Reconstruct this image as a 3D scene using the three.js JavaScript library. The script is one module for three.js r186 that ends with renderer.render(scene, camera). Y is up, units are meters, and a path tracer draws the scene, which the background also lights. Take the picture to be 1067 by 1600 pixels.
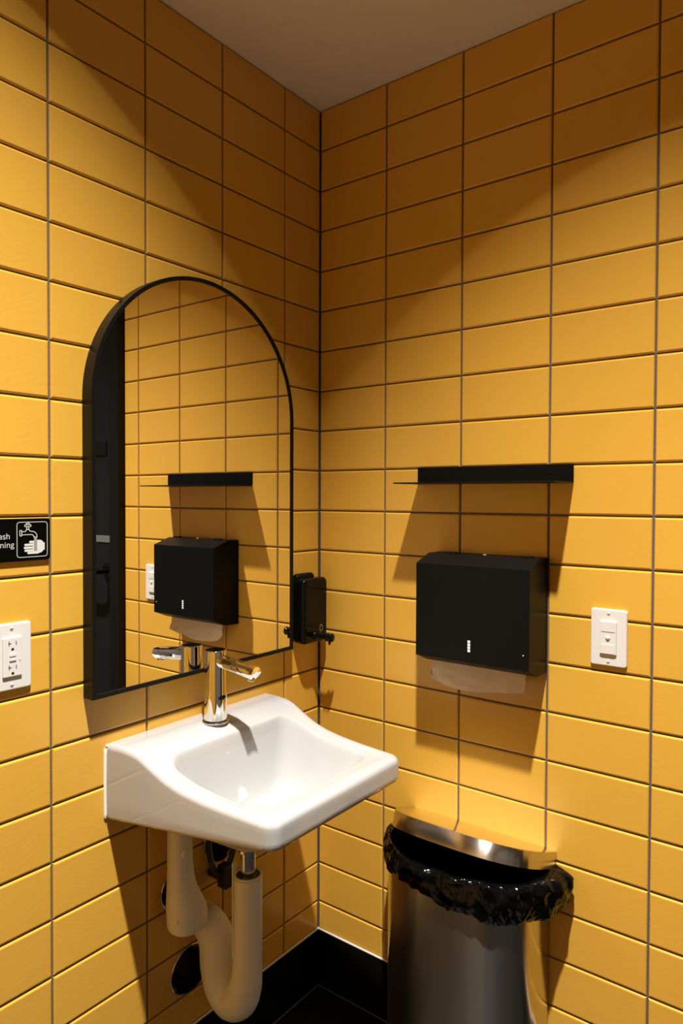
import * as THREE from 'three';
import { RoundedBoxGeometry } from 'three/addons/geometries/RoundedBoxGeometry.js';
import { mergeGeometries, mergeVertices, toCreasedNormals } from 'three/addons/utils/BufferGeometryUtils.js';
import { createNoise3D } from 'simplex-noise';

// ---------------------------------------------------------------- camera, light, exposure
// corner of the two tiled walls at x = 0, z = 0; sink wall is x = 0, shelf wall is z = 0; floor y = 0
const scene = new THREE.Scene();
scene.background = new THREE.Color(0x000000);
const camera = new THREE.PerspectiveCamera(2 * Math.atan(800 / 1094.5) * 180 / Math.PI, 1067 / 1600, 0.02, 30);
camera.position.set(1.17296, 1.30646, 1.43987);
camera.rotation.order = 'YXZ';
camera.rotation.set(-0.0215153, 0.6520409, 0.0036371);
const renderer = new THREE.WebGLRenderer({ antialias: true });
renderer.toneMapping = THREE.LinearToneMapping;
renderer.toneMappingExposure = 1.0;
renderer.shadowMap.enabled = true;
renderer.shadowMap.type = THREE.PCFSoftShadowMap;

const LAMP = new THREE.Vector3(0.97, 3.5, 1.12);         // the downlight high in the round ceiling well
const lamp = new THREE.SpotLight(0xfffaf2, 92, 0, 38.8 * Math.PI / 180, 1, 2);
lamp.position.copy(LAMP);
lamp.target.position.set(LAMP.x, 0, LAMP.z);
lamp.castShadow = true;
lamp.shadow.mapSize.set(2048, 2048);
lamp.shadow.camera.near = 0.5; lamp.shadow.camera.far = 5; lamp.shadow.bias = -0.0004;
lamp.shadow.radius = 2;
scene.add(lamp, lamp.target);

// ---------------------------------------------------------------- helpers
let seed = 20240;
const rnd = () => { seed = (seed * 1664525 + 1013904223) >>> 0; return seed / 4294967296; };
const noise3 = createNoise3D(() => rnd());
const V = (x, y, z) => new THREE.Vector3(x, y, z);
const lerp = (a, b, t) => a + (b - a) * t;
const clamp = (v, a = 0, b = 1) => Math.min(b, Math.max(a, v));
const smooth = (a, b, v) => { const t = clamp((v - a) / (b - a)); return t * t * (3 - 2 * t); };

const used = {};
function numbered(n) { const k = (used[n] = (used[n] ?? -1) + 1); return k ? n + '_' + String(k).padStart(3, '0') : n; }
function mesh(name, geo, mat, parent) {
  const m = new THREE.Mesh(geo, mat);
  m.name = parent ? name : numbered(name);
  m.castShadow = m.receiveShadow = true;
  (parent ?? scene).add(m);
  return m;
}
function thing(name, label, category, at = [0, 0, 0], group) {
  const g = new THREE.Group(); g.name = numbered(name); g.position.set(...at); scene.add(g);
  g.userData = { label, category }; if (group) g.userData.group = group;
  return g;
}
function structure(name, label) {
  const g = new THREE.Group(); g.name = name; scene.add(g);
  g.userData = { label, category: name.split('_')[0], kind: 'structure' };
  return g;
}
const box = (w, h, d, x = 0, y = 0, z = 0) => new THREE.BoxGeometry(w, h, d).translate(x, y, z);
const rbox = (w, h, d, r, x = 0, y = 0, z = 0, s = 3) => new RoundedBoxGeometry(w, h, d, s, r).translate(x, y, z);
const cyl = (r0, r1, h, n = 32) => new THREE.CylinderGeometry(r0, r1, h, n);
const lathe = (pts, n = 48) => new THREE.LatheGeometry(pts.map(([r, y]) => new THREE.Vector2(r, y)), n);
const plain = (g) => { const o = g.index ? g.toNonIndexed() : g.clone(); for (const k of Object.keys(o.attributes)) if (!['position', 'normal', 'uv'].includes(k)) o.deleteAttribute(k); return o; };
const merge = (...gs) => mergeGeometries(gs.map(plain));

// loft: rings of equal length joined into a skin; cap: true closes an end with a fan
function loft(rings, { capStart = false, capEnd = false, open = false, crease } = {}) {
  const n = rings[0].length, pos = [], uv = [], idx = [];
  rings.forEach((r, i) => r.forEach((p, j) => { pos.push(p.x, p.y, p.z); uv.push(j / n, i / rings.length); }));
  const m = open ? n - 1 : n;
  for (let i = 0; i < rings.length - 1; i++) for (let j = 0; j < m; j++) {
    const a = i * n + j, b = i * n + (j + 1) % n, c = a + n, d = b + n;
    idx.push(a, b, d, a, d, c);
  }
  const cap = (r, base, flip) => {
    const c = r.reduce((s, p) => s.add(p), V(0, 0, 0)).divideScalar(n), k = pos.length / 3;
    pos.push(c.x, c.y, c.z); uv.push(0.5, 0.5);
    for (let j = 0; j < n; j++) { const a = base + j, b = base + (j + 1) % n; flip ? idx.push(k, b, a) : idx.push(k, a, b); }
  };
  if (capStart) cap(rings[0], 0, true);
  if (capEnd) cap(rings[rings.length - 1], (rings.length - 1) * n, false);
  let g = new THREE.BufferGeometry();
  g.setAttribute('position', new THREE.Float32BufferAttribute(pos, 3));
  g.setAttribute('uv', new THREE.Float32BufferAttribute(uv, 2));
  g.setIndex(idx);
  g.computeVertexNormals();
  if (crease) g = toCreasedNormals(g, crease);
  return g;
}
// thin sheet with thickness from f(u, v) -> Vector3
function sheet(f, nu, nv, t) {
  const P = [], N = [];
  for (let i = 0; i <= nu; i++) for (let j = 0; j <= nv; j++) {
    const u = i / nu, v = j / nv, p = f(u, v), a = f(Math.min(1, u + 1e-3), v).sub(f(Math.max(0, u - 1e-3), v)), b = f(u, Math.min(1, v + 1e-3)).sub(f(u, Math.max(0, v - 1e-3)));
    P.push(p); N.push(a.cross(b).normalize());
  }
  const rings = [];
  for (let i = 0; i <= nu; i++) {
    const r = [];
    for (let j = 0; j <= nv; j++) { const k = i * (nv + 1) + j; r.push(P[k].clone().addScaledVector(N[k], t / 2)); }
    for (let j = nv; j >= 0; j--) { const k = i * (nv + 1) + j; r.push(P[k].clone().addScaledVector(N[k], -t / 2)); }
    rings.push(r);
  }
  return loft(rings, { capStart: true, capEnd: true, crease: 0.9 });
}
// tube of varying radius along points
function tube(points, radius, seg = 60, rad = 24, opt = {}) {
  const curve = new THREE.CatmullRomCurve3(points.map((p) => V(...p)), false, 'centripetal');
  const fr = curve.computeFrenetFrames(seg), rings = [];
  for (let i = 0; i <= seg; i++) {
    const t = i / seg, p = curve.getPointAt(t), r = typeof radius === 'function' ? radius(t) : radius, ring = [];
    for (let j = 0; j < rad; j++) {
      const a = j / rad * Math.PI * 2;
      ring.push(p.clone().addScaledVector(fr.normals[i], Math.cos(a) * r).addScaledVector(fr.binormals[i], Math.sin(a) * r));
    }
    rings.push(ring);
  }
  return loft(rings, { capStart: true, capEnd: true, ...opt });
}

// ---------------------------------------------------------------- textures and materials
function noiseTexture(size, octaves, base, contrast, rep, f = (v) => v) {
  const data = new Uint8Array(size * size * 4), R = 1 / (2 * Math.PI);
  for (let y = 0; y < size; y++) for (let x = 0; x < size; x++) {
    let v = 0, amp = 1, tot = 0, fr = base;
    const a = x / size * Math.PI * 2, b = y / size * Math.PI * 2;
    for (let o = 0; o < octaves; o++) {
      v += amp * noise3(Math.cos(a) * R * fr + Math.sin(b) * R * fr * 1.7 + o * 9, Math.sin(a) * R * fr + Math.cos(b) * R * fr * 1.3, (Math.cos(b) - Math.sin(a)) * R * fr + o * 5);
      tot += amp; amp *= 0.55; fr *= 2.1;
    }
    const c = clamp(f(0.5 + contrast * v / tot)) * 255, k = (y * size + x) * 4;
    data[k] = data[k + 1] = data[k + 2] = c; data[k + 3] = 255;
  }
  const t = new THREE.DataTexture(data, size, size);
  t.wrapS = t.wrapT = THREE.RepeatWrapping; t.magFilter = THREE.LinearFilter; t.minFilter = THREE.LinearFilter;
  t.repeat.set(rep, rep); t.needsUpdate = true;
  return t;
}
const glazeBump = noiseTexture(256, 4, 14, 0.5, 4);
const fineBump = noiseTexture(256, 3, 60, 0.5, 10);
const lin = (r, g, b) => new THREE.Color().setRGB(r, g, b);
const std = (color, roughness, o = {}) => new THREE.MeshStandardMaterial({ color, roughness, ...o });
const phys = (color, roughness, o = {}) => new THREE.MeshPhysicalMaterial({ color, roughness, ...o });
const M = {
  tile: [0, 1, 2].map((i) => phys(lin(0.68 + 0.012 * (i - 1), 0.372 + 0.008 * (i - 1), 0.05), 0.24, { bumpMap: glazeBump, bumpScale: 0.00012 })),
  grout: std(lin(0.11, 0.092, 0.082), 0.9, { bumpMap: fineBump, bumpScale: 0.0006 }),
  ceiling: std(lin(0.84, 0.77, 0.66), 0.92, { bumpMap: fineBump, bumpScale: 0.0005 }),
  floor: phys(lin(0.008, 0.008, 0.008), 0.35, { specularIntensity: 0.4, bumpMap: glazeBump, bumpScale: 0.0005 }),
  base: phys(lin(0.005, 0.0055, 0.0055), 0.3, { specularIntensity: 0.3 }),
  caulk: std(lin(0.68, 0.6, 0.5), 0.6),
  whiteCaulk: std(lin(0.85, 0.83, 0.8), 0.5),
  blackMetal: phys(lin(0.004, 0.0045, 0.0045), 0.42, { specularIntensity: 0.2 }),
  frame: phys(lin(0.006, 0.0055, 0.005), 0.38, { specularIntensity: 0.3 }),
  blackGloss: phys(lin(0.003, 0.0035, 0.0035), 0.16, { specularIntensity: 0.35 }),
  mirror: std(lin(0.93, 0.93, 0.92), 0.0, { metalness: 1 }),
  porcelain: phys(lin(0.42, 0.417, 0.41), 0.1, { clearcoat: 0.5, clearcoatRoughness: 0.03 }),
  chrome: std(lin(0.86, 0.85, 0.83), 0.04, { metalness: 1 }),
  darkRubber: std(lin(0.01, 0.01, 0.01), 0.5),
  steel: phys(lin(0.6, 0.56, 0.51), 0.22, { metalness: 1, anisotropy: 0.85, anisotropyRotation: Math.PI / 2 }),
  lidSteel: std(lin(0.62, 0.58, 0.53), 0.1, { metalness: 1 }),
  bag: phys(lin(0.002, 0.002, 0.0022), 0.12, { specularIntensity: 0.45 }),
  plastic: phys(lin(0.7, 0.68, 0.65), 0.32),
  slot: std(lin(0.02, 0.018, 0.015), 0.6),
  vinyl: phys(lin(0.8, 0.74, 0.64), 0.34, { bumpMap: fineBump, bumpScale: 0.0002 }),
  hose: std(lin(0.02, 0.019, 0.018), 0.35),
  paper: std(lin(0.82, 0.65, 0.46), 0.9, { bumpMap: fineBump, bumpScale: 0.0004 }),
  mark: std(lin(0.85, 0.85, 0.83), 0.5),
  door: phys(lin(0.009, 0.0095, 0.0095), 0.4, { specularIntensity: 0.3, bumpMap: fineBump, bumpScale: 0.0002 }),
  darkWall: std(lin(0.13, 0.12, 0.105), 0.8, { bumpMap: fineBump, bumpScale: 0.0004 }),
  greyStrip: std(lin(0.13, 0.13, 0.12), 0.5),
  lens: std(0x000000, 0.4, { emissive: 0xfffaf2, emissiveIntensity: 4 }),
  whitePaint: std(lin(0.8, 0.79, 0.76), 0.7),
};

// ---------------------------------------------------------------- room shell
const CEIL = 2.316, RX = 1.96, RZ = 2.3;                  // ceiling height, room size
const PH = 0.1046, PW = 0.20809, JOINT = 0.0034, BASE_H = 0.15;
const tileCache = new Map();
function tileGeometry(w, h) {                            // in the xy plane, face towards +z at z = 0, edges rolled over
  const key = w.toFixed(4) + ',' + h.toFixed(4);
  if (tileCache.has(key)) return tileCache.get(key);
  const r = 0.0036, steps = 3, rings = [];
  const rect = (i, z, nx) => [[-1, -1], [1, -1], [1, 1], [-1, 1]].map(([sx, sy]) => ({ p: [sx * (w / 2 - i), sy * (h / 2 - i), z], s: [sx, sy], nx }));
  rings.push(rect(0, -0.009, 1));
  for (let k = 0; k <= steps; k++) { const a = k / steps * Math.PI / 2; rings.push(rect(r * (1 - Math.cos(a)) * 1.2, -r * (1 - Math.sin(a)) * 0.75, Math.cos(a))); }
  const pos = [], nor = [], uv = [], idx = [];
  const put = (x, y, z, n) => { pos.push(x, y, z); nor.push(...n); uv.push(x, y); return pos.length / 3 - 1; };
  for (let i = 0; i < rings.length - 1; i++) for (let j = 0; j < 4; j++) {
    const A = rings[i][j], B = rings[i][(j + 1) % 4], C = rings[i + 1][(j + 1) % 4], D = rings[i + 1][j];
    const d = [[0, -1], [1, 0], [0, 1], [-1, 0]][j];
    const nrm = (q) => { const l = Math.hypot(q.nx, Math.sqrt(1 - q.nx * q.nx)); return [d[0] * q.nx / l, d[1] * q.nx / l, Math.sqrt(1 - q.nx * q.nx) / l]; };
    const a = put(...A.p, nrm(A)), b = put(...B.p, nrm(B)), c = put(...C.p, nrm(C)), e = put(...D.p, nrm(D));
    idx.push(a, b, c, a, c, e);
  }
  const f = rings[rings.length - 1].map((q) => put(...q.p, [0, 0, 1]));
  idx.push(f[0], f[1], f[2], f[0], f[2], f[3]);
  const g = new THREE.BufferGeometry();
  g.setAttribute('position', new THREE.Float32BufferAttribute(pos, 3));
  g.setAttribute('normal', new THREE.Float32BufferAttribute(nor, 3));
  g.setAttribute('uv', new THREE.Float32BufferAttribute(uv, 2));
  g.setIndex(idx);
  tileCache.set(key, g);
  return g;
}
// list of tile rectangles [centre along, centre y, w, h] between lines, rows counted from the ceiling
function tileRects(edges, yMin = BASE_H) {
  const out = [];
  for (let c = 0; c < edges.length - 1; c++) for (let r = 0; ; r++) {
    const y1 = CEIL - r * PH, y0 = Math.max(yMin, CEIL - (r + 1) * PH);
    if (y1 - y0 < 0.012) break;
    const w = edges[c + 1] - edges[c] - JOINT, top = r ? JOINT / 2 : 0.002, bot = y0 > yMin ? JOINT / 2 : 0.001;
    out.push([(edges[c] + edges[c + 1]) / 2, (y1 - top + y0 + bot) / 2, w, y1 - top - y0 - bot]);
    if (y0 <= yMin) break;
  }
  return out;
}
function columns(first, end) { const e = [0, first]; while (e[e.length - 1] + PW < end) e.push(e[e.length - 1] + PW); if (end - e[e.length - 1] > 0.01) e.push(end); return e; }
function layTiles(parent, rects, place) {
  for (const [a, y, w, h] of rects) {
    const m = mesh('tile', tileGeometry(w, h), M.tile[Math.floor(rnd() * 3)], parent);
    place(m, a, y);
    m.rotation.z = (rnd() - 0.5) * 0.0012;
  }
}
const X_END = 0.907;                                       // the shelf wall stops here at the black door frame
{
  const wl = structure('wall_left', 'yellow tiled wall behind the sink and arched mirror');
  mesh('grout_bed', box(0.1, CEIL, RZ + 0.1, -0.0535, CEIL / 2, RZ / 2), M.grout, wl);
  layTiles(wl, tileRects(columns(0.1362, RZ)), (m, z, y) => { m.position.set(0, y, z); m.rotation.y = Math.PI / 2; });
  const wr = structure('wall_right', 'yellow tiled wall carrying the black shelf and towel dispenser');
  mesh('grout_bed', box(X_END, CEIL, 0.1, X_END / 2, CEIL / 2, -0.0535), M.grout, wr);
  layTiles(wr, tileRects(columns(0.2071, X_END)), (m, x, y) => m.position.set(x, y, 0));
  // the two walls behind the camera: tiled the same way
  const field = (rects, f) => mergeGeometries(rects.map(([a, y, w, h]) => f(tileGeometry(w, h).clone(), a, y)));
  const wf = structure('wall_front', 'yellow tiled wall opposite the shelf');
  mesh('grout_bed', box(RX + 0.1, CEIL, 0.1, RX / 2, CEIL / 2, RZ + 0.0528), M.grout, wf);
  mesh('tile_field', field(tileRects(columns(0.2071, RX)), (g, a, y) => g.rotateY(Math.PI).translate(a, y, RZ)), M.tile[1], wf).userData.kind = 'stuff';
  const wb = structure('wall_back', 'dark grey painted wall opposite the sink');
  mesh('panel', box(0.1, CEIL, RZ, RX + 0.05, CEIL / 2, RZ / 2), M.darkWall, wb);

  const fl = structure('floor', 'black floor');
  mesh('slab', box(RX + 0.3, 0.1, RZ + 0.3, RX / 2, -0.05, RZ / 2), M.floor, fl);

  // ceiling with a round light well
  const ce = structure('ceiling', 'beige painted ceiling above the tiled corner');
  const WELL = 0.9;
  const sh = new THREE.Shape([[-0.15, -0.15], [RX + 0.15, -0.15], [RX + 0.15, RZ + 0.15], [-0.15, RZ + 0.15]].map(([x, z]) => new THREE.Vector2(x, -z)));
  const hole = new THREE.Path(); hole.absarc(LAMP.x, -LAMP.z, WELL, 0, Math.PI * 2, true); sh.holes.push(hole);
  mesh('slab', new THREE.ExtrudeGeometry(sh, { depth: 0.1, bevelEnabled: false, curveSegments: 64 }).rotateX(-Math.PI / 2).translate(0, CEIL, 0), M.ceiling, ce);
  mesh('well_wall', lathe([[WELL, CEIL + 0.08], [WELL + 0.04, CEIL + 0.08], [WELL + 0.04, 3.68], [WELL, 3.68], [WELL, CEIL + 0.08]], 64).translate(LAMP.x, 0, LAMP.z), M.ceiling, ce);
  mesh('well_top', lathe([[0.0001, 3.6], [0.0001, 3.7], [WELL + 0.04, 3.7], [WELL + 0.04, 3.6], [0.0001, 3.6]], 64).translate(LAMP.x, 0, LAMP.z), M.ceiling, ce);

  // black base along both walls with a pale caulk bead on top and at the floor
  const baseboard = (name, label, len, place) => {
    const b = structure(name, label), put = (n, g, m) => { const o = mesh(n, g, m, b); place(o); };
    put('board', rbox(len, BASE_H, 0.006, 0.0015, len / 2, BASE_H / 2, 0.003, 2), M.base);
    put('caulk_bead', new THREE.CylinderGeometry(0.0028, 0.0028, len, 8).rotateZ(Math.PI / 2).translate(len / 2, BASE_H + 0.0008, 0.0022), M.caulk);
    put('floor_bead', new THREE.CylinderGeometry(0.0016, 0.0016, len, 8).rotateZ(Math.PI / 2).translate(len / 2, 0.0012, 0.0065), M.greyStrip);
  };
  baseboard('baseboard_right', 'black base strip under the shelf wall', X_END, () => {});
  baseboard('baseboard_left', 'black base strip under the sink wall', RZ, (o) => { o.rotation.y = -Math.PI / 2; o.scale.z = -1; });
}

// door beside the shelf wall, mirrored in the arched mirror
{
  const d = structure('door_1', 'black door with lever handle seen in the mirror');
  const x0 = X_END, x1 = RX, z = 0;
  mesh('frame', merge(box(0.05, CEIL, 0.14, x0 + 0.025, CEIL / 2, z - 0.045), box(0.05, CEIL, 0.14, x1 - 0.025, CEIL / 2, z - 0.045), box(x1 - x0 - 0.1, CEIL - 2.1, 0.14, (x0 + x1) / 2, (CEIL + 2.1) / 2, z - 0.045)), M.frame, d);
  const leaf = mesh('leaf', rbox(x1 - x0 - 0.106, 2.09, 0.045, 0.002, (x0 + x1) / 2, 1.05, z - 0.04), M.door, d);
  const hx = x0 + 0.115;
  mesh('door_plate', rbox(0.17, 0.05, 0.004, 0.001, x0 + 0.21, 1.475, z - 0.0155), M.base, leaf);
  mesh('push_strip', rbox(0.2, 0.024, 0.003, 0.001, x0 + 0.2, 1.155, z - 0.016), M.greyStrip, leaf);
  mesh('handle', merge(cyl(0.027, 0.027, 0.01, 28).rotateX(Math.PI / 2).translate(hx, 1.045, z - 0.0125), cyl(0.009, 0.009, 0.05, 16).rotateX(Math.PI / 2).translate(hx, 1.045, z + 0.015),
    tube([[hx, 1.045, z + 0.04], [hx + 0.03, 1.045, z + 0.046], [hx + 0.08, 1.043, z + 0.045], [hx + 0.125, 1.04, z + 0.04]], 0.0095, 24, 14)), M.blackGloss, leaf);
}

// recessed downlight at the top of the well
{
  const g = thing('ceiling_downlight', 'round recessed downlight at the top of the ceiling well', 'light', [LAMP.x, 3.6, LAMP.z]);
  mesh('trim_ring', lathe([[0.062, -0.004], [0.095, -0.004], [0.098, 0], [0.062, 0.0], [0.062, -0.004]], 48), M.whitePaint, g);
  mesh('lens', lathe([[0.0001, -0.002], [0.06, -0.002], [0.06, 0], [0.0001, 0]], 40), M.lens, g);
}

// ---------------------------------------------------------------- arched mirror
{
  const zc = 0.418, R = 0.279, y0 = 0.929, yc = 1.489, D = 0.031, FW = 0.0085, GX = 0.0285;
  const g = thing('arched_mirror', 'arched mirror with thin black metal frame above the sink', 'mirror', [0, y0, zc]);
  const arch = (i) => { const s = new THREE.Shape(), r = R - i; s.moveTo(-r, i); s.lineTo(r, i); s.lineTo(r, yc - y0); s.absarc(0, yc - y0, r, 0, Math.PI, false); s.lineTo(-r, i); return s; };
  const outer = arch(0), inner = arch(FW);
  outer.holes.push(new THREE.Path(inner.getPoints(60)));
  const ext = (s, d, b) => new THREE.ExtrudeGeometry(s, { depth: d, bevelEnabled: b > 0, bevelThickness: b, bevelSize: b, bevelOffset: -b, bevelSegments: 2, curveSegments: 60 });
  mesh('frame', ext(outer, D - 0.0012, 0.0006).translate(0, 0, 0.0006).rotateY(Math.PI / 2), M.frame, g);
  mesh('mirror_glass', ext(arch(FW - 0.0003), GX - 0.002, 0).translate(0, 0, 0.002).rotateY(Math.PI / 2), M.mirror, g);
}

// ---------------------------------------------------------------- wall hung sink
const ZC = 0.4245;
{
  const g = thing('wall_hung_sink', 'white ceramic wall hung sink with sloping sides', 'sink', [0, 0.68, ZC]);
  // outline of a ring in plan: back x0, front x1, half widths, corner radii
  function ring(x0, x1, hb, hf, rb, rf, yf) {
    const C = [[x0, hb, rb], [x1, hf, rf], [x1, -hf, rf], [x0, -hb, rb]], pts = [], seg = [34, 28, 34, 28];
    for (let i = 0; i < 4; i++) {
      const [px, pz, r] = C[i], a = C[(i + 3) % 4], b = C[(i + 1) % 4];
      const p = new THREE.Vector2(px, pz), da = new THREE.Vector2(a[0] - px, a[1] - pz).normalize(), db = new THREE.Vector2(b[0] - px, b[1] - pz).normalize();
      const ang = Math.acos(clamp(da.dot(db), -1, 1)), dist = r / Math.tan(ang / 2);
      const s = p.clone().addScaledVector(da, dist), e = p.clone().addScaledVector(db, dist), c = p.clone().addScaledVector(da.clone().add(db).normalize(), r / Math.sin(ang / 2));
      for (let k = 0; k <= 10; k++) {
        const t = k / 10, v = s.clone().sub(c).lerp(e.clone().sub(c), t), a0 = Math.atan2(s.y - c.y, s.x - c.x); let a1 = Math.atan2(e.y - c.y, e.x - c.x);
        while (a1 - a0 > Math.PI) a1 -= 2 * Math.PI; while (a1 - a0 < -Math.PI) a1 += 2 * Math.PI;
        const aa = lerp(a0, a1, t); pts.push([c.x + r * Math.cos(aa), c.y + r * Math.sin(aa)]);
      }
      C[i].e = e;
      const n = C[(i + 1) % 4], q = new THREE.Vector2(n[0], n[1]), nb = new THREE.Vector2(C[(i + 2) % 4][0] - n[0], C[(i + 2) % 4][1] - n[1]).normalize(), na = new THREE.Vector2(px - n[0], pz - n[1]).normalize();
      const an = Math.acos(clamp(na.dot(nb), -1, 1)), s2 = q.clone().addScaledVector(na, n[2] / Math.tan(an / 2));
      for (let k = 1; k < seg[i]; k++) { const t = k / seg[i]; pts.push([lerp(e.x, s2.x, t), lerp(e.y, s2.y, t)]); }
    }
    return pts.map(([x, z]) => V(x, yf(x, z) - 0.68, z)).reverse();
  }
  const prof = [[0, 0.830], [0.05, 0.8315], [0.09, 0.8275], [0.12, 0.8135], [0.16, 0.797], [0.2, 0.787], [0.25, 0.7815], [0.3, 0.779], [0.36, 0.7775], [0.42, 0.777]];
  const Y = (x) => {                                       // rim height, smoothed
    const at = (v) => { let i = 0; while (i < prof.length - 2 && v > prof[i + 1][0]) i++; const t = clamp((v - prof[i][0]) / (prof[i + 1][0] - prof[i][0])); return lerp(prof[i][1], prof[i + 1][1], t); };
    return (at(x - 0.014) + at(x - 0.007) + 2 * at(x) + at(x + 0.007) + at(x + 0.014)) / 6;
  };
  const YB = (x) => 0.681 + 0.113 * x;
  const HB = 0.2265, HF = 0.195, F = 0.41;
  const out = (i, yf, rb = 0.006, rf = 0.026) => ring(0.001 + i * 0.25, F - i, HB - i, HF - i, Math.max(0.004, rb - i * 0.5), Math.max(0.012, rf - i * 0.6), yf);
  const rings = [
    ring(0.1, 0.27, 0.09, 0.08, 0.05, 0.05, () => 0.652),
    ring(0.08, 0.3, 0.13, 0.115, 0.05, 0.06, () => 0.656),
    ring(0.06, 0.33, 0.16, 0.145, 0.05, 0.06, (x) => 0.668 + 0.04 * x),
    ring(0.05, 0.355, 0.185, 0.162, 0.05, 0.06, (x) => YB(x) + 0.004),
    out(0.03, (x) => YB(x) + 0.003), out(0.008, (x) => YB(x)), out(0.0025, (x) => YB(x) + 0.0025), out(0, (x) => YB(x) + 0.008),
    out(0, (x) => lerp(YB(x), Y(x), 0.3)), out(0, (x) => lerp(YB(x), Y(x), 0.6)), out(0, (x) => Y(x) - 0.012), out(0.0008, (x) => Y(x) - 0.0075), out(0.0033, (x) => Y(x) - 0.0032), out(0.0072, (x) => Y(x) - 0.0008), out(0.0115, (x) => Y(x)),
  ];
  const bowl = (t) => ring(lerp(0.112, 0.158, t), lerp(0.36, 0.27, t), lerp(0.178, 0.105, t), lerp(0.166, 0.105, t), lerp(0.034, 0.04, t), lerp(0.05, 0.05, t), (x) => Y(x));
  // deck between rim and bowl
  for (const t of [0.25, 0.5, 0.75, 1]) rings.push(ring(lerp(0.008, 0.103, t), lerp(F - 0.016, 0.372, t), lerp(HB - 0.016, 0.188, t), lerp(HF - 0.016, 0.175, t), lerp(0.015, 0.034, t), lerp(0.025, 0.045, t), (x) => Y(x) - 0.0022 * t * t));
  const YBOT = 0.672;
  const N = 22;
  for (let i = 0; i <= N; i++) {
    const t = i / N, a = bowl(Math.pow(t, 1.0));
    const k = t < 0.12 ? 0.5 * (t / 0.12) ** 2 * 0.12 : t - 0.06, s = Math.sin(clamp(k / 0.94) * Math.PI / 2) ** 1.15;
    rings.push(a.map((p) => V(p.x, lerp(p.y - 0.003, YBOT - 0.68 + 0.006 * (Math.abs(p.z) / 0.1), s), p.z)));
  }
  rings.push(ring(0.2, 0.25, 0.04, 0.04, 0.02, 0.02, () => 0.6685));
  const skin = loft(rings, { capStart: true, capEnd: true });
  mesh('basin', skin, M.porcelain, g);
  mesh('drain_flange', lathe([[0.012, 0.0], [0.021, 0.0], [0.022, 0.0012], [0.019, 0.002], [0.012, 0.001], [0.012, 0.0]], 32).translate(0.225, 0.6685 - 0.68, 0), M.chrome, g);
  mesh('caulk_bead', merge(
    tube([[0.001, 0.006, HB + 0.0005], [0.0012, 0.07, HB + 0.001], [0.0012, 0.14, HB + 0.0003]], 0.0032, 16, 8),
    tube([[0.001, 0.006, -HB - 0.0005], [0.0012, 0.07, -HB - 0.001], [0.0012, 0.14, -HB - 0.0003]], 0.0032, 16, 8),
    tube([[0.001, 0.145, HB - 0.002], [0.001, 0.1455, 0], [0.001, 0.145, -HB + 0.002]], 0.0024, 16, 8)), M.whiteCaulk, g);
}

// ---------------------------------------------------------------- sensor faucet
{
  const g = thing('sensor_faucet', 'chrome cylindrical sensor faucet on the sink deck', 'faucet', [0.0665, 0.8295, 0.428]);
  mesh('base_ring', lathe([[0.0001, 0], [0.0275, 0], [0.0282, 0.001], [0.0282, 0.0028], [0.0268, 0.004], [0.0001, 0.004]], 56), M.chrome, g);
  mesh('gasket', lathe([[0.0001, 0.004], [0.0232, 0.004], [0.0232, 0.0062], [0.0001, 0.0062]], 48), M.darkRubber, g);
  mesh('body', lathe([[0.0001, 0.0062], [0.0238, 0.0062], [0.0242, 0.0072], [0.0232, 0.08], [0.0228, 0.1515], [0.0222, 0.153], [0.0205, 0.1534], [0.0001, 0.1534]], 64), M.chrome, g);
  // spout: round bar sloping slightly down, cut at a slant
  const L = 0.122, r = 0.0142, tilt = 0.12, rings = [];
  for (let i = 0; i <= 12; i++) {
    const rr = [], s = i / 12;
    for (let j = 0; j < 36; j++) {
      const a = j / 36 * Math.PI * 2, yy = Math.sin(a) * r, zz = Math.cos(a) * r, end = L - (yy < 0 ? -yy : 0) * 0.5 - 0.002 - (yy + r) * 0.02;
      const x = lerp(0.004, end, s);
      rr.push(V(x * Math.cos(tilt) + yy * Math.sin(tilt), 0.134 - x * Math.sin(tilt) + yy * Math.cos(tilt), zz));
    }
    rings.push(rr);
  }
  const spout = mesh('spout', loft(rings, { capStart: true, capEnd: true, crease: 0.7 }), M.chrome, g);
  mesh('aerator', lathe([[0.0001, -0.0055], [0.0075, -0.0055], [0.0085, -0.0045], [0.0085, 0.004], [0.0001, 0.004]], 28).rotateZ(-tilt).translate(0.104, 0.1095, 0), M.chrome, spout);
  mesh('sensor_window', new THREE.SphereGeometry(1, 32, 20).scale(0.0028, 0.0056, 0.0105).translate(0.0222, 0.055, 0.0015), M.blackGloss, g);
}

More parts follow.
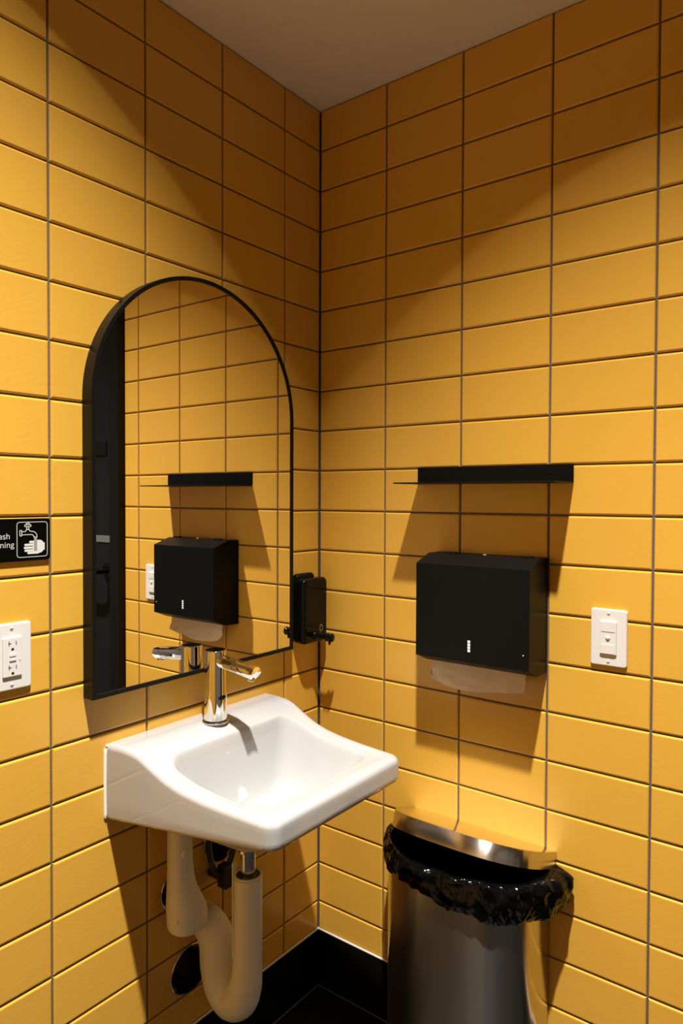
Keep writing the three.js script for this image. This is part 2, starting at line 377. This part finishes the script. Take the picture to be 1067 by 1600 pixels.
// ---------------------------------------------------------------- plumbing below the sink
{
  const g = thing('drain_pipe', 'short chrome drain tailpiece under the sink', 'pipe', [0.16, 0.5, ZC]);
  mesh('tailpiece', lathe([[0.0001, 0], [0.0155, 0], [0.0155, 0.1], [0.02, 0.1], [0.02, 0.16], [0.0001, 0.16]], 32), M.chrome, g);
  mesh('slip_nut', merge(cyl(0.021, 0.021, 0.014, 10).translate(0, 0.088, 0)), M.chrome, g);

  const t = thing('trap_cover', 'cream padded U shaped drain trap cover under the sink', 'pipe cover', [0.16, 0.212, ZC]);
  const path = [[0, 0.318, 0], [0, 0.24, 0], [-0.001, 0.15, 0], [-0.007, 0.085, 0], [-0.025, 0.047, 0], [-0.05, 0.037, 0], [-0.076, 0.055, 0], [-0.089, 0.098, 0.001], [-0.09, 0.13, 0.002], [-0.094, 0.152, 0.002], [-0.108, 0.17, 0.002], [-0.13, 0.178, 0.002], [-0.157, 0.18, 0.002]];
  mesh('tube', tube(path, (s) => lerp(0.0292, 0.0375, smooth(0.3, 0.6, s)) - 0.004 * smooth(0.85, 1, s), 120, 36), M.vinyl, t);
  mesh('collar_opening', lathe([[0.0001, 0.3186], [0.0245, 0.3186], [0.0245, 0.3192], [0.0001, 0.3192]], 36), M.hose, t);
  mesh('collar_rim', new THREE.TorusGeometry(0.0268, 0.0026, 10, 40).rotateX(Math.PI / 2).translate(0, 0.319, 0), M.vinyl, t);
  mesh('seam_fin', rbox(0.004, 0.2, 0.012, 0.0018, -0.028, 0.24, 0.012), M.vinyl, t);
  mesh('rivet', new THREE.SphereGeometry(0.007, 18, 12).scale(1, 1, 0.4).translate(-0.1, 0.165, 0.037), M.vinyl, t);

  const v = thing('valve_cover', 'cream boot shaped supply valve cover beside the drain trap', 'pipe cover', [0.055, 0.42, 0.503]);
  // rings from bottom to top: y, centre z, half width (z), half depth (x), centre x
  const prof = [[0.0, -0.004, 0.029, 0.026, 0.004], [0.001, -0.004, 0.035, 0.031, 0.004], [0.006, -0.004, 0.0395, 0.035, 0.004], [0.022, -0.004, 0.0415, 0.036, 0.004], [0.045, -0.002, 0.0405, 0.035, 0.003], [0.07, 0.002, 0.0345, 0.031, 0], [0.095, 0.006, 0.0285, 0.027, -0.002], [0.13, 0.008, 0.0255, 0.0245, -0.003], [0.18, 0.009, 0.0245, 0.0235, -0.003], [0.245, 0.009, 0.0245, 0.0235, -0.003]];
  const rings = [];
  for (let i = 0; i <= 46; i++) {
    const f = i / 46 * (prof.length - 1), k = Math.min(prof.length - 2, Math.floor(f)), u = f - k, e = (c) => { const p0 = prof[Math.max(0, k - 1)][c], p1 = prof[k][c], p2 = prof[k + 1][c], p3 = prof[Math.min(prof.length - 1, k + 2)][c]; return p1 + 0.5 * u * (p2 - p0 + u * (2 * p0 - 5 * p1 + 4 * p2 - p3 + u * (3 * (p1 - p2) + p3 - p0))); };
    const y = e(0), cz = e(1), hz = e(2), hx = e(3), cx = e(4), r = [];
    for (let j = 0; j < 40; j++) { const a = -j / 40 * Math.PI * 2; r.push(V(cx + hx * Math.sign(Math.cos(a)) * Math.abs(Math.cos(a)) ** 0.85, y + 0.14 * (hz > 0.03 ? -0.06 : -0.06) * Math.cos(a) * 0, cz + hz * Math.sign(Math.sin(a)) * Math.abs(Math.sin(a)) ** 0.85)); }
    rings.push(r);
  }
  mesh('boot', loft(rings, { capStart: true, capEnd: true }), M.vinyl, v);
  mesh('seam_rib', tube([[0.02, 0.03, 0.035], [0.016, 0.09, 0.026], [0.014, 0.15, 0.022], [0.013, 0.24, 0.022]], 0.0028, 30, 8), M.vinyl, v);
  mesh('rivet', new THREE.SphereGeometry(0.0085, 18, 12).scale(0.55, 1.1, 1).translate(0.0195, 0.165, 0.014), M.vinyl, v);

  const disc = (name, label, y, z, r) => {
    const e = thing(name, label, 'wall plate', [0, y, z]);
    mesh('plate', lathe([[0.0001, 0], [r, 0], [r, 0.003], [r * 0.92, 0.009], [r * 0.6, 0.013], [0.0001, 0.014]], 40).rotateZ(-Math.PI / 2), M.blackGloss, e);
    mesh('rim', new THREE.TorusGeometry(r, 0.0016, 8, 48).rotateY(Math.PI / 2).translate(0.0024, 0, 0), M.chrome, e);
  };
  disc('wall_escutcheon', 'dark round wall plate low behind the drain trap', 0.28, 0.445, 0.05);
  disc('wall_escutcheon', 'dark round wall plate behind the supply valve cover', 0.472, 0.478, 0.042);
  disc('wall_escutcheon', 'dark round wall plate high behind the chrome drain pipe', 0.53, 0.352, 0.05);
  const h = thing('supply_hose', 'dark looped supply hose under the sink between the covers', 'hose', [0, 0, 0]);
  mesh('hose', tube([[0.06, 0.66, 0.43], [0.055, 0.58, 0.437], [0.05, 0.52, 0.425], [0.045, 0.485, 0.4], [0.045, 0.49, 0.372], [0.05, 0.54, 0.355], [0.055, 0.6, 0.352], [0.06, 0.66, 0.36]], 0.0065, 60, 14), M.hose, h);
  mesh('valve_body', merge(cyl(0.011, 0.011, 0.05, 18).rotateZ(Math.PI / 2).translate(0.03, 0.47, 0.385), rbox(0.028, 0.05, 0.024, 0.004, 0.05, 0.475, 0.385)), M.hose, h);
}

// ---------------------------------------------------------------- soap dispenser in the corner
{
  const g = thing('soap_dispenser', 'black wall soap dispenser in the corner right of the mirror', 'soap dispenser', [0, 0.937, 0.0735]);
  const rr = (x, hz, y0, y1, r) => { const s = []; for (const [cz, cy, a0] of [[hz - r, y1 - r, 0], [-hz + r, y1 - r, 90], [-hz + r, y0 + r, 180], [hz - r, y0 + r, 270]]) for (let k = 0; k <= 8; k++) { const a = (a0 + k / 8 * 90) * Math.PI / 180; s.push(V(x, cy + r * Math.sin(a), cz + r * Math.cos(a))); } return s; };
  const rings = [rr(0.001, 0.043, 0.003, 0.16, 0.012), rr(0.02, 0.0455, 0.001, 0.163, 0.012), rr(0.035, 0.047, 0, 0.164, 0.012), rr(0.042, 0.047, 0, 0.164, 0.013)];
  for (let k = 1; k <= 5; k++) { const a = k / 5 * Math.PI / 2; rings.push(rr(0.042 + 0.0085 * Math.sin(a), 0.047 - 0.0085 * (1 - Math.cos(a)), 0.0085 * (1 - Math.cos(a)), 0.164 - 0.0085 * (1 - Math.cos(a)), 0.013)); }
  mesh('housing', loft(rings, { capStart: true, capEnd: true }), M.blackGloss, g);
  mesh('back_plate', rbox(0.022, 0.168, 0.07, 0.01, 0.0115, 0.0905, 0.004, 4), M.blackMetal, g);
  const k = mesh('push_knob', lathe([[0.0001, 0], [0.0105, 0], [0.0105, 0.004], [0.0066, 0.005], [0.0066, 0.037], [0.0105, 0.039], [0.0108, 0.0415], [0.0088, 0.0435], [0.0088, 0.049], [0.0108, 0.051], [0.0104, 0.055], [0.006, 0.0565], [0.0001, 0.057]], 28).rotateZ(-Math.PI / 2).translate(0.05, 0.0195, 0.0035), M.blackGloss, g);
  mesh('nozzle', cyl(0.0036, 0.003, 0.014, 16).translate(0.0965, 0.0085, 0.0035), M.blackGloss, k);
  mesh('badge_ring', new THREE.TorusGeometry(0.0072, 0.00055, 8, 36).rotateY(Math.PI / 2).translate(0.0507, 0.036, -0.02), M.chrome, g);
  mesh('badge_mark', merge(new THREE.TorusGeometry(0.0032, 0.0004, 6, 20, 4).rotateY(Math.PI / 2).translate(0.0507, 0.036, -0.02), box(0.0006, 0.0012, 0.0026, 0.0506, 0.0245, -0.0185)), M.chrome, g);
}

// ---------------------------------------------------------------- shelf
{
  const g = thing('wall_shelf', 'narrow black metal ledge shelf above the towel dispenser', 'shelf', [0.49, 1.3365, 0]);
  mesh('back_plate', rbox(0.3727, 0.0385, 0.003, 0.0006, 0, 0.0208, 0.0017, 2), M.blackMetal, g);
  mesh('shelf_plate', rbox(0.3727, 0.003, 0.108, 0.0008, 0, 0.0015, 0.0562, 2), M.blackMetal, g);
  for (const x of [-0.147, 0.137]) mesh('screw', cyl(0.0035, 0.0035, 0.0016, 16).rotateX(Math.PI / 2).translate(x, 0.024, 0.0038), M.frame, g);
}

// ---------------------------------------------------------------- paper towel dispenser and towel
{
  const x0 = 0.359, x1 = 0.6235, W = x1 - x0;
  const g = thing('towel_dispenser', 'black metal paper towel dispenser under the shelf', 'towel dispenser', [x0, 0.935, 0]);
  const P = [[0.0005, 0], [0.052, 0.0018], [0.0985, 0.0205], [0.0985, 0.2255], [0.043, 0.245], [0.0005, 0.245]];
  const s = new THREE.Shape(P.map(([z, y]) => new THREE.Vector2(-z, y)));
  mesh('housing', new THREE.ExtrudeGeometry(s, { depth: W - 0.002, bevelEnabled: true, bevelThickness: 0.001, bevelSize: 0.001, bevelOffset: -0.001, bevelSegments: 2 }).rotateY(Math.PI / 2).translate(0.001, 0, 0), M.blackMetal, g);
  for (const x of [0.052, 0.232]) mesh('hinge', rbox(0.026, 0.006, 0.014, 0.0025, x, 0.246, 0.035), M.blackMetal, g);
  mesh('lock', cyl(0.006, 0.006, 0.004, 20).translate(0.137, 0.2465, 0.035), M.chrome, g);
  const yk = [0.065, 0.0585, 0.052, 0.0455];
  yk.forEach((y, i) => mesh('level_slot', rbox(0.0062, 0.0052, 0.0008, 0.00035, 0.1313, y, 0.0988, 2).scale(1, 1, 1), M.mark, g));
  mesh('rivet', cyl(0.0012, 0.0012, 0.001, 10).rotateX(Math.PI / 2).translate(0.2525, 0.0525, 0.0988), M.mark, g);
  const top = [[0.375, 0.944], [0.592, 0.944]];
  const t = sheet((u, v) => {
    const x = lerp(0.374, 0.597, u) + 0.002 * v * (u - 0.5), yb = 0.9025 - 0.026 * Math.sin(Math.PI * Math.pow(u, 0.62)) * 0.75 - 0.002 * smooth(0.6, 1, u);
    const wav = 0.004 * noise3(u * 3, v * 2, 3) + 0.0025 * noise3(u * 9, v * 4, 8);
    return V(x, lerp(0.944, yb, v), 0.05 + 0.008 * v * v + v * wav * 1.2 + 0.005 * v * Math.sin(u * 3.1));
  }, 40, 12, 0.0008);
  const towel = mesh('paper_towel', t, M.paper);
  towel.userData = { label: 'brown folded paper towel hanging from the black dispenser', category: 'paper towel' };
}

// ---------------------------------------------------------------- wall switch, outlet
function plateGeometry(w = 0.0708, h = 0.1142, d = 0.0062) {
  const s = new THREE.Shape(); const r = 0.003, a = w / 2 - 0.0026, b = h / 2 - 0.0026;
  s.moveTo(-a + r, -b); s.lineTo(a - r, -b); s.quadraticCurveTo(a, -b, a, -b + r); s.lineTo(a, b - r); s.quadraticCurveTo(a, b, a - r, b); s.lineTo(-a + r, b); s.quadraticCurveTo(-a, b, -a, b - r); s.lineTo(-a, -b + r); s.quadraticCurveTo(-a, -b, -a + r, -b);
  return new THREE.ExtrudeGeometry(s, { depth: d - 0.003, bevelEnabled: true, bevelThickness: 0.003, bevelSize: 0.0026, bevelSegments: 4 });
}
function screws(g, z, hy) { for (const y of [hy, -hy]) { const s = mesh('screw', lathe([[0.0001, 0], [0.0032, 0], [0.003, 0.0006], [0.0001, 0.001]], 18).rotateX(Math.PI / 2).translate(0, y, z), M.plastic, g); mesh('screw_slot', box(0.0048, 0.0008, 0.0005, 0, y, z + 0.0009), M.slot, s); } }
{
  const g = thing('wall_switch', 'white occupancy sensor switch plate right of the towel dispenser', 'switch', [0.7512, 1.0265, 0]);
  mesh('plate', plateGeometry(), M.plastic, g);
  mesh('rocker', rbox(0.0325, 0.0662, 0.0045, 0.0014, 0, 0, 0.0078), M.plastic, g);
  mesh('button', rbox(0.026, 0.02, 0.0012, 0.0005, 0, 0.0225, 0.0103), M.plastic, g);
  mesh('button', rbox(0.026, 0.019, 0.0012, 0.0005, 0, -0.022, 0.0103), M.plastic, g);
  mesh('sensor_lens', new THREE.SphereGeometry(0.0046, 24, 16).scale(1, 1, 0.65).translate(0, 0.0005, 0.0102), M.plastic, g);
  screws(g, 0.0062, 0.0483);
}
{
  const g = thing('wall_outlet', 'white double power outlet plate left of the mirror', 'outlet', [0, 1.032, 0.836]);
  g.rotation.y = Math.PI / 2;
  mesh('plate', plateGeometry(), M.plastic, g);
  const f = mesh('outlet_face', rbox(0.033, 0.0665, 0.004, 0.0012, 0, 0, 0.0076), M.plastic, g);
  for (const s of [1, -1]) {
    const y = 0.0205 * s;
    mesh('slot', box(0.0013, 0.0078, 0.0004, -0.0062, y + 0.003, 0.00965), M.slot, f);
    mesh('slot', box(0.0046, 0.0013, 0.0004, -0.0048, y + 0.003, 0.00966), M.slot, f);
    mesh('slot', box(0.0013, 0.0068, 0.0004, 0.0062, y + 0.003, 0.00965), M.slot, f);
    mesh('ground_hole', merge(cyl(0.0022, 0.0022, 0.0004, 16).rotateX(Math.PI / 2).translate(0, y - 0.0068, 0.00965), box(0.0044, 0.0022, 0.0004, 0, y - 0.0079, 0.00965)), M.slot, f);
  }
  mesh('test_button', rbox(0.0115, 0.0048, 0.002, 0.0006, 0, 0.0036, 0.01), M.plastic, f);
  mesh('reset_button', rbox(0.0115, 0.0048, 0.002, 0.0006, 0, -0.0042, 0.01), M.plastic, f);
  mesh('indicator', cyl(0.0008, 0.0008, 0.0004, 10).rotateX(Math.PI / 2).translate(0.0125, -0.0075, 0.0097), M.slot, f);
  screws(g, 0.0062, 0.0483);
}

// ---------------------------------------------------------------- hand washing sign
{
  const W = 0.2286, H = 0.0735, zr = 0.7645, yc = 1.2305;
  const g = thing('wash_sign', 'black hand washing sign with tap and hand symbol', 'sign', [0, yc, zr + W / 2]);
  g.rotation.y = Math.PI / 2;
  const s = new THREE.Shape(), a = W / 2, b = H / 2, r = 0.005;
  s.moveTo(-a + r, -b); s.lineTo(a - r, -b); s.absarc(a - r, -b + r, r, -Math.PI / 2, 0); s.lineTo(a, b - r); s.absarc(a - r, b - r, r, 0, Math.PI / 2); s.lineTo(-a + r, b); s.absarc(-a + r, b - r, r, Math.PI / 2, Math.PI); s.lineTo(-a, -b + r); s.absarc(-a + r, -b + r, r, Math.PI, Math.PI * 1.5);
  mesh('panel', new THREE.ExtrudeGeometry(s, { depth: 0.0042, bevelEnabled: true, bevelThickness: 0.0004, bevelSize: 0.0004, bevelOffset: -0.0004, bevelSegments: 2 }).translate(0, 0, 0.0004), M.blackMetal, g);
  // printed face: lettering and pictogram
  const px = 8000, cw = Math.round(W * px), ch = Math.round(H * px), cv = document.createElement('canvas'); cv.width = cw; cv.height = ch;
  const c = cv.getContext('2d'), mm = px / 1000;
  c.fillStyle = '#030404'; c.fillRect(0, 0, cw, ch);
  c.save(); c.scale(mm, mm); const Wm = W * 1000;
  c.strokeStyle = c.fillStyle = '#cfcfca';
  c.lineWidth = 1.1; c.beginPath(); c.roundRect(Wm - 59.5, 4.6, 56, 64, 5); c.stroke();
  c.textAlign = 'right'; c.font = '13.2px sans-serif'; c.fillText('wash', Wm - 71.5, 34.5); c.fillText('returning', Wm - 64.2, 50);
  // tap
  c.lineWidth = 1.25; c.lineJoin = 'round';
  const ox = Wm - 59.5;
  c.beginPath(); c.roundRect(ox + 5.2, 19.5, 3.4, 10, 0.6); c.stroke();
  c.beginPath(); c.moveTo(ox + 8.6, 21.8); c.lineTo(ox + 15, 21.8); c.bezierCurveTo(ox + 16, 21.8, ox + 16.5, 19, ox + 17, 18); c.lineTo(ox + 22, 18); c.bezierCurveTo(ox + 22.5, 20, ox + 23, 21.4, ox + 25, 21.6); c.bezierCurveTo(ox + 33, 21.6, ox + 36.5, 25.5, ox + 36.6, 32.5); c.lineTo(ox + 30.8, 32.5); c.bezierCurveTo(ox + 30.6, 29, ox + 28.5, 27.6, ox + 24, 27.6); c.lineTo(ox + 8.6, 27.6); c.stroke();
  c.beginPath(); c.roundRect(ox + 14, 9.5, 11.6, 3.4, 1.2); c.stroke();
  c.beginPath(); c.moveTo(ox + 18, 13); c.lineTo(ox + 17.6, 18); c.moveTo(ox + 21.4, 13); c.lineTo(ox + 21.8, 18); c.stroke();
  c.beginPath(); c.roundRect(ox + 17, 6.6, 5.6, 2.8, 1); c.stroke();
  // water and hand
  c.beginPath(); c.roundRect(ox + 29.5, 38, 19, 24, 7); c.fill();
  c.beginPath(); c.roundRect(ox + 40, 43, 11, 14, 1); c.fill();
  for (const [x, y, w] of [[22, 39.2, 20], [13.2, 44.2, 26], [12, 49.6, 27], [13.2, 54.8, 26], [18.5, 59.2, 22]]) { c.beginPath(); c.roundRect(ox + x, y, w, 4.2, 2.1); c.fill(); }
  c.fillStyle = '#8e8e8a'; c.fillRect(ox + 31, 33.5, 5.6, 25);
  c.restore();
  const tx = new THREE.CanvasTexture(cv); tx.colorSpace = THREE.SRGBColorSpace; tx.anisotropy = 8;
  mesh('printed_face', new THREE.PlaneGeometry(W - 0.004, H - 0.004).translate(0, 0, 0.0053), phys(0xffffff, 0.4, { map: tx, specularIntensity: 0.25 }), g);
}

// ---------------------------------------------------------------- trash can with bag and half raised lid
{
  const g = thing('trash_can', 'brushed steel D shaped trash can with raised lid', 'trash can', [0.4535, 0, 0.008]);
  const RIM = 0.53;
  const dshape = (a, d, n, y, { nf = 64, nb = 24, grow = 0 } = {}) => {
    const r = [];
    for (let i = 0; i <= nf; i++) { const t = i / nf * Math.PI, c = Math.cos(t), s = Math.sin(t); r.push(V(-Math.sign(c) * Math.abs(c) ** (2 / n) * (a + grow), y, Math.max(0, Math.abs(s) ** (2 / n) * (d + grow)))); }
    for (let i = 1; i < nb; i++) r.push(V(lerp(a + grow, -a - grow, i / nb), y, 0));
    return r;
  };
  const A = 0.1815, D = 0.17, N = 2.4;
  mesh('base', loft([dshape(A + 0.003, D + 0.004, N, 0), dshape(A + 0.003, D + 0.004, N, 0.028), dshape(A - 0.004, D - 0.004, N, 0.03)], { capStart: true, capEnd: true, crease: 0.6 }), M.base, g);
  mesh('body', loft([dshape(A, D, N, 0.029), dshape(A, D, N, 0.25), dshape(A, D, N, RIM), dshape(A - 0.004, D - 0.004, N, RIM), dshape(A - 0.004, D - 0.004, N, 0.033)], { capEnd: true, crease: 0.6 }), M.steel, g);
  mesh('pedal', merge(rbox(0.09, 0.01, 0.05, 0.004, 0, 0.018, D + 0.025), box(0.02, 0.008, 0.02, 0, 0.016, D + 0.002)), M.steel, g);
  mesh('hinge_bracket', rbox(0.22, 0.05, 0.016, 0.004, 0, RIM + 0.004, 0.0085), M.base, g);
  // lid
  const pivot = new THREE.Group(); pivot.name = 'lid'; pivot.position.set(0.021, RIM - 0.002, 0.004); pivot.rotation.x = -0.365; g.add(pivot);
  const LA = 0.174, LD = 0.19, LN = 3.0, LH = 0.034;
  mesh('lid_top', loft([dshape(LA - 0.0015, LD - 0.0015, LN, LH - 0.0012), dshape(LA - 0.012, LD - 0.012, LN, LH), dshape(LA * 0.5, LD * 0.5, LN, LH + 0.001)], { capEnd: true }), M.lidSteel, pivot);
  mesh('lid_band', loft([dshape(LA - 0.003, LD - 0.003, LN, 0.001), dshape(LA, LD, LN, 0), dshape(LA, LD, LN, LH - 0.003), dshape(LA - 0.0015, LD - 0.0015, LN, LH - 0.001)], { crease: 0.8 }), M.steel, pivot);
  mesh('lid_liner', loft([dshape(LA - 0.006, LD - 0.006, LN, 0.004), dshape(LA * 0.4, LD * 0.4, LN, 0.006)], { capEnd: true }), M.base, pivot);

  // bag turned over the rim
  const b = thing('trash_bag', 'shiny black plastic bag folded over the trash can rim', 'trash bag', [0.4535, RIM, 0.012]);
  const rings = [], NT = 300, base = dshape(A, D - 0.004, N, 0, { nf: 210, nb: 90 });
  const nb = base.length;
  const nrm = base.map((p, i) => { const q = base[(i + 1) % nb].clone().sub(base[(i + nb - 1) % nb]); return V(q.z, 0, -q.x).normalize().negate(); });
  const sec = [[-0.012, -0.3], [-0.012, -0.12], [-0.01, -0.05], [-0.007, -0.015], [-0.003, 0.002], [0.002, 0.0075], [0.009, 0.007], [0.015, 0], [0.018, -0.012], [0.018, -0.025], [0.0165, -0.038], [0.0135, -0.05], [0.01, -0.06], [0.005, -0.066], [0.002, -0.06]];
  const K = 44;
  for (let i = 0; i <= K; i++) {
    const f = i / K * (sec.length - 1), k = Math.min(sec.length - 2, Math.floor(f)), u = f - k, r = [];
    const o0 = lerp(sec[k][0], sec[k + 1][0], u), y0 = lerp(sec[k][1], sec[k + 1][1], u), outW = smooth(3.2, 7, f);
    for (let j = 0; j < nb; j++) {
      const p = base[j], n = nrm[j];
      const back = smooth(0.3, 0.9, -n.z), right = smooth(0.02, 0.17, p.x), left = smooth(-0.02, -0.16, p.x);
      const rid = (s, q) => 1 - Math.abs(noise3(p.x * s + q, p.z * s - q, y0 * s * 0.7 + q));
      const crinkle = 0.012 * (rid(11, 1) - 0.6) + 0.008 * (rid(24, 5) - 0.6) + 0.0028 * (rid(60, 9) - 0.6) + 0.0006 * noise3(p.x * 150, p.z * 150, y0 * 150);
      const len = 1 + 0.22 * noise3(p.x * 8, p.z * 8, 2) + 0.02 * right - 0.05 * left;
      const off = o0 + outW * (crinkle * 0.95 + 0.034 * right * (1 - smooth(0.01, 0.12, p.z) * 0.75) - 0.012 * left) * (1 - 0.9 * back);
      const yy = y0 < 0 && outW > 0.4 ? y0 * len : y0 + outW * 0.004 * noise3(p.x * 22, p.z * 22, 4);
      const q = V(p.x + n.x * off, yy, Math.max(p.z + n.z * off, -0.008));
      r.push(q);
    }
    rings.push(r);
  }
  mesh('folded_film', loft(rings), M.bag, b);
}

renderer.render(scene, camera);
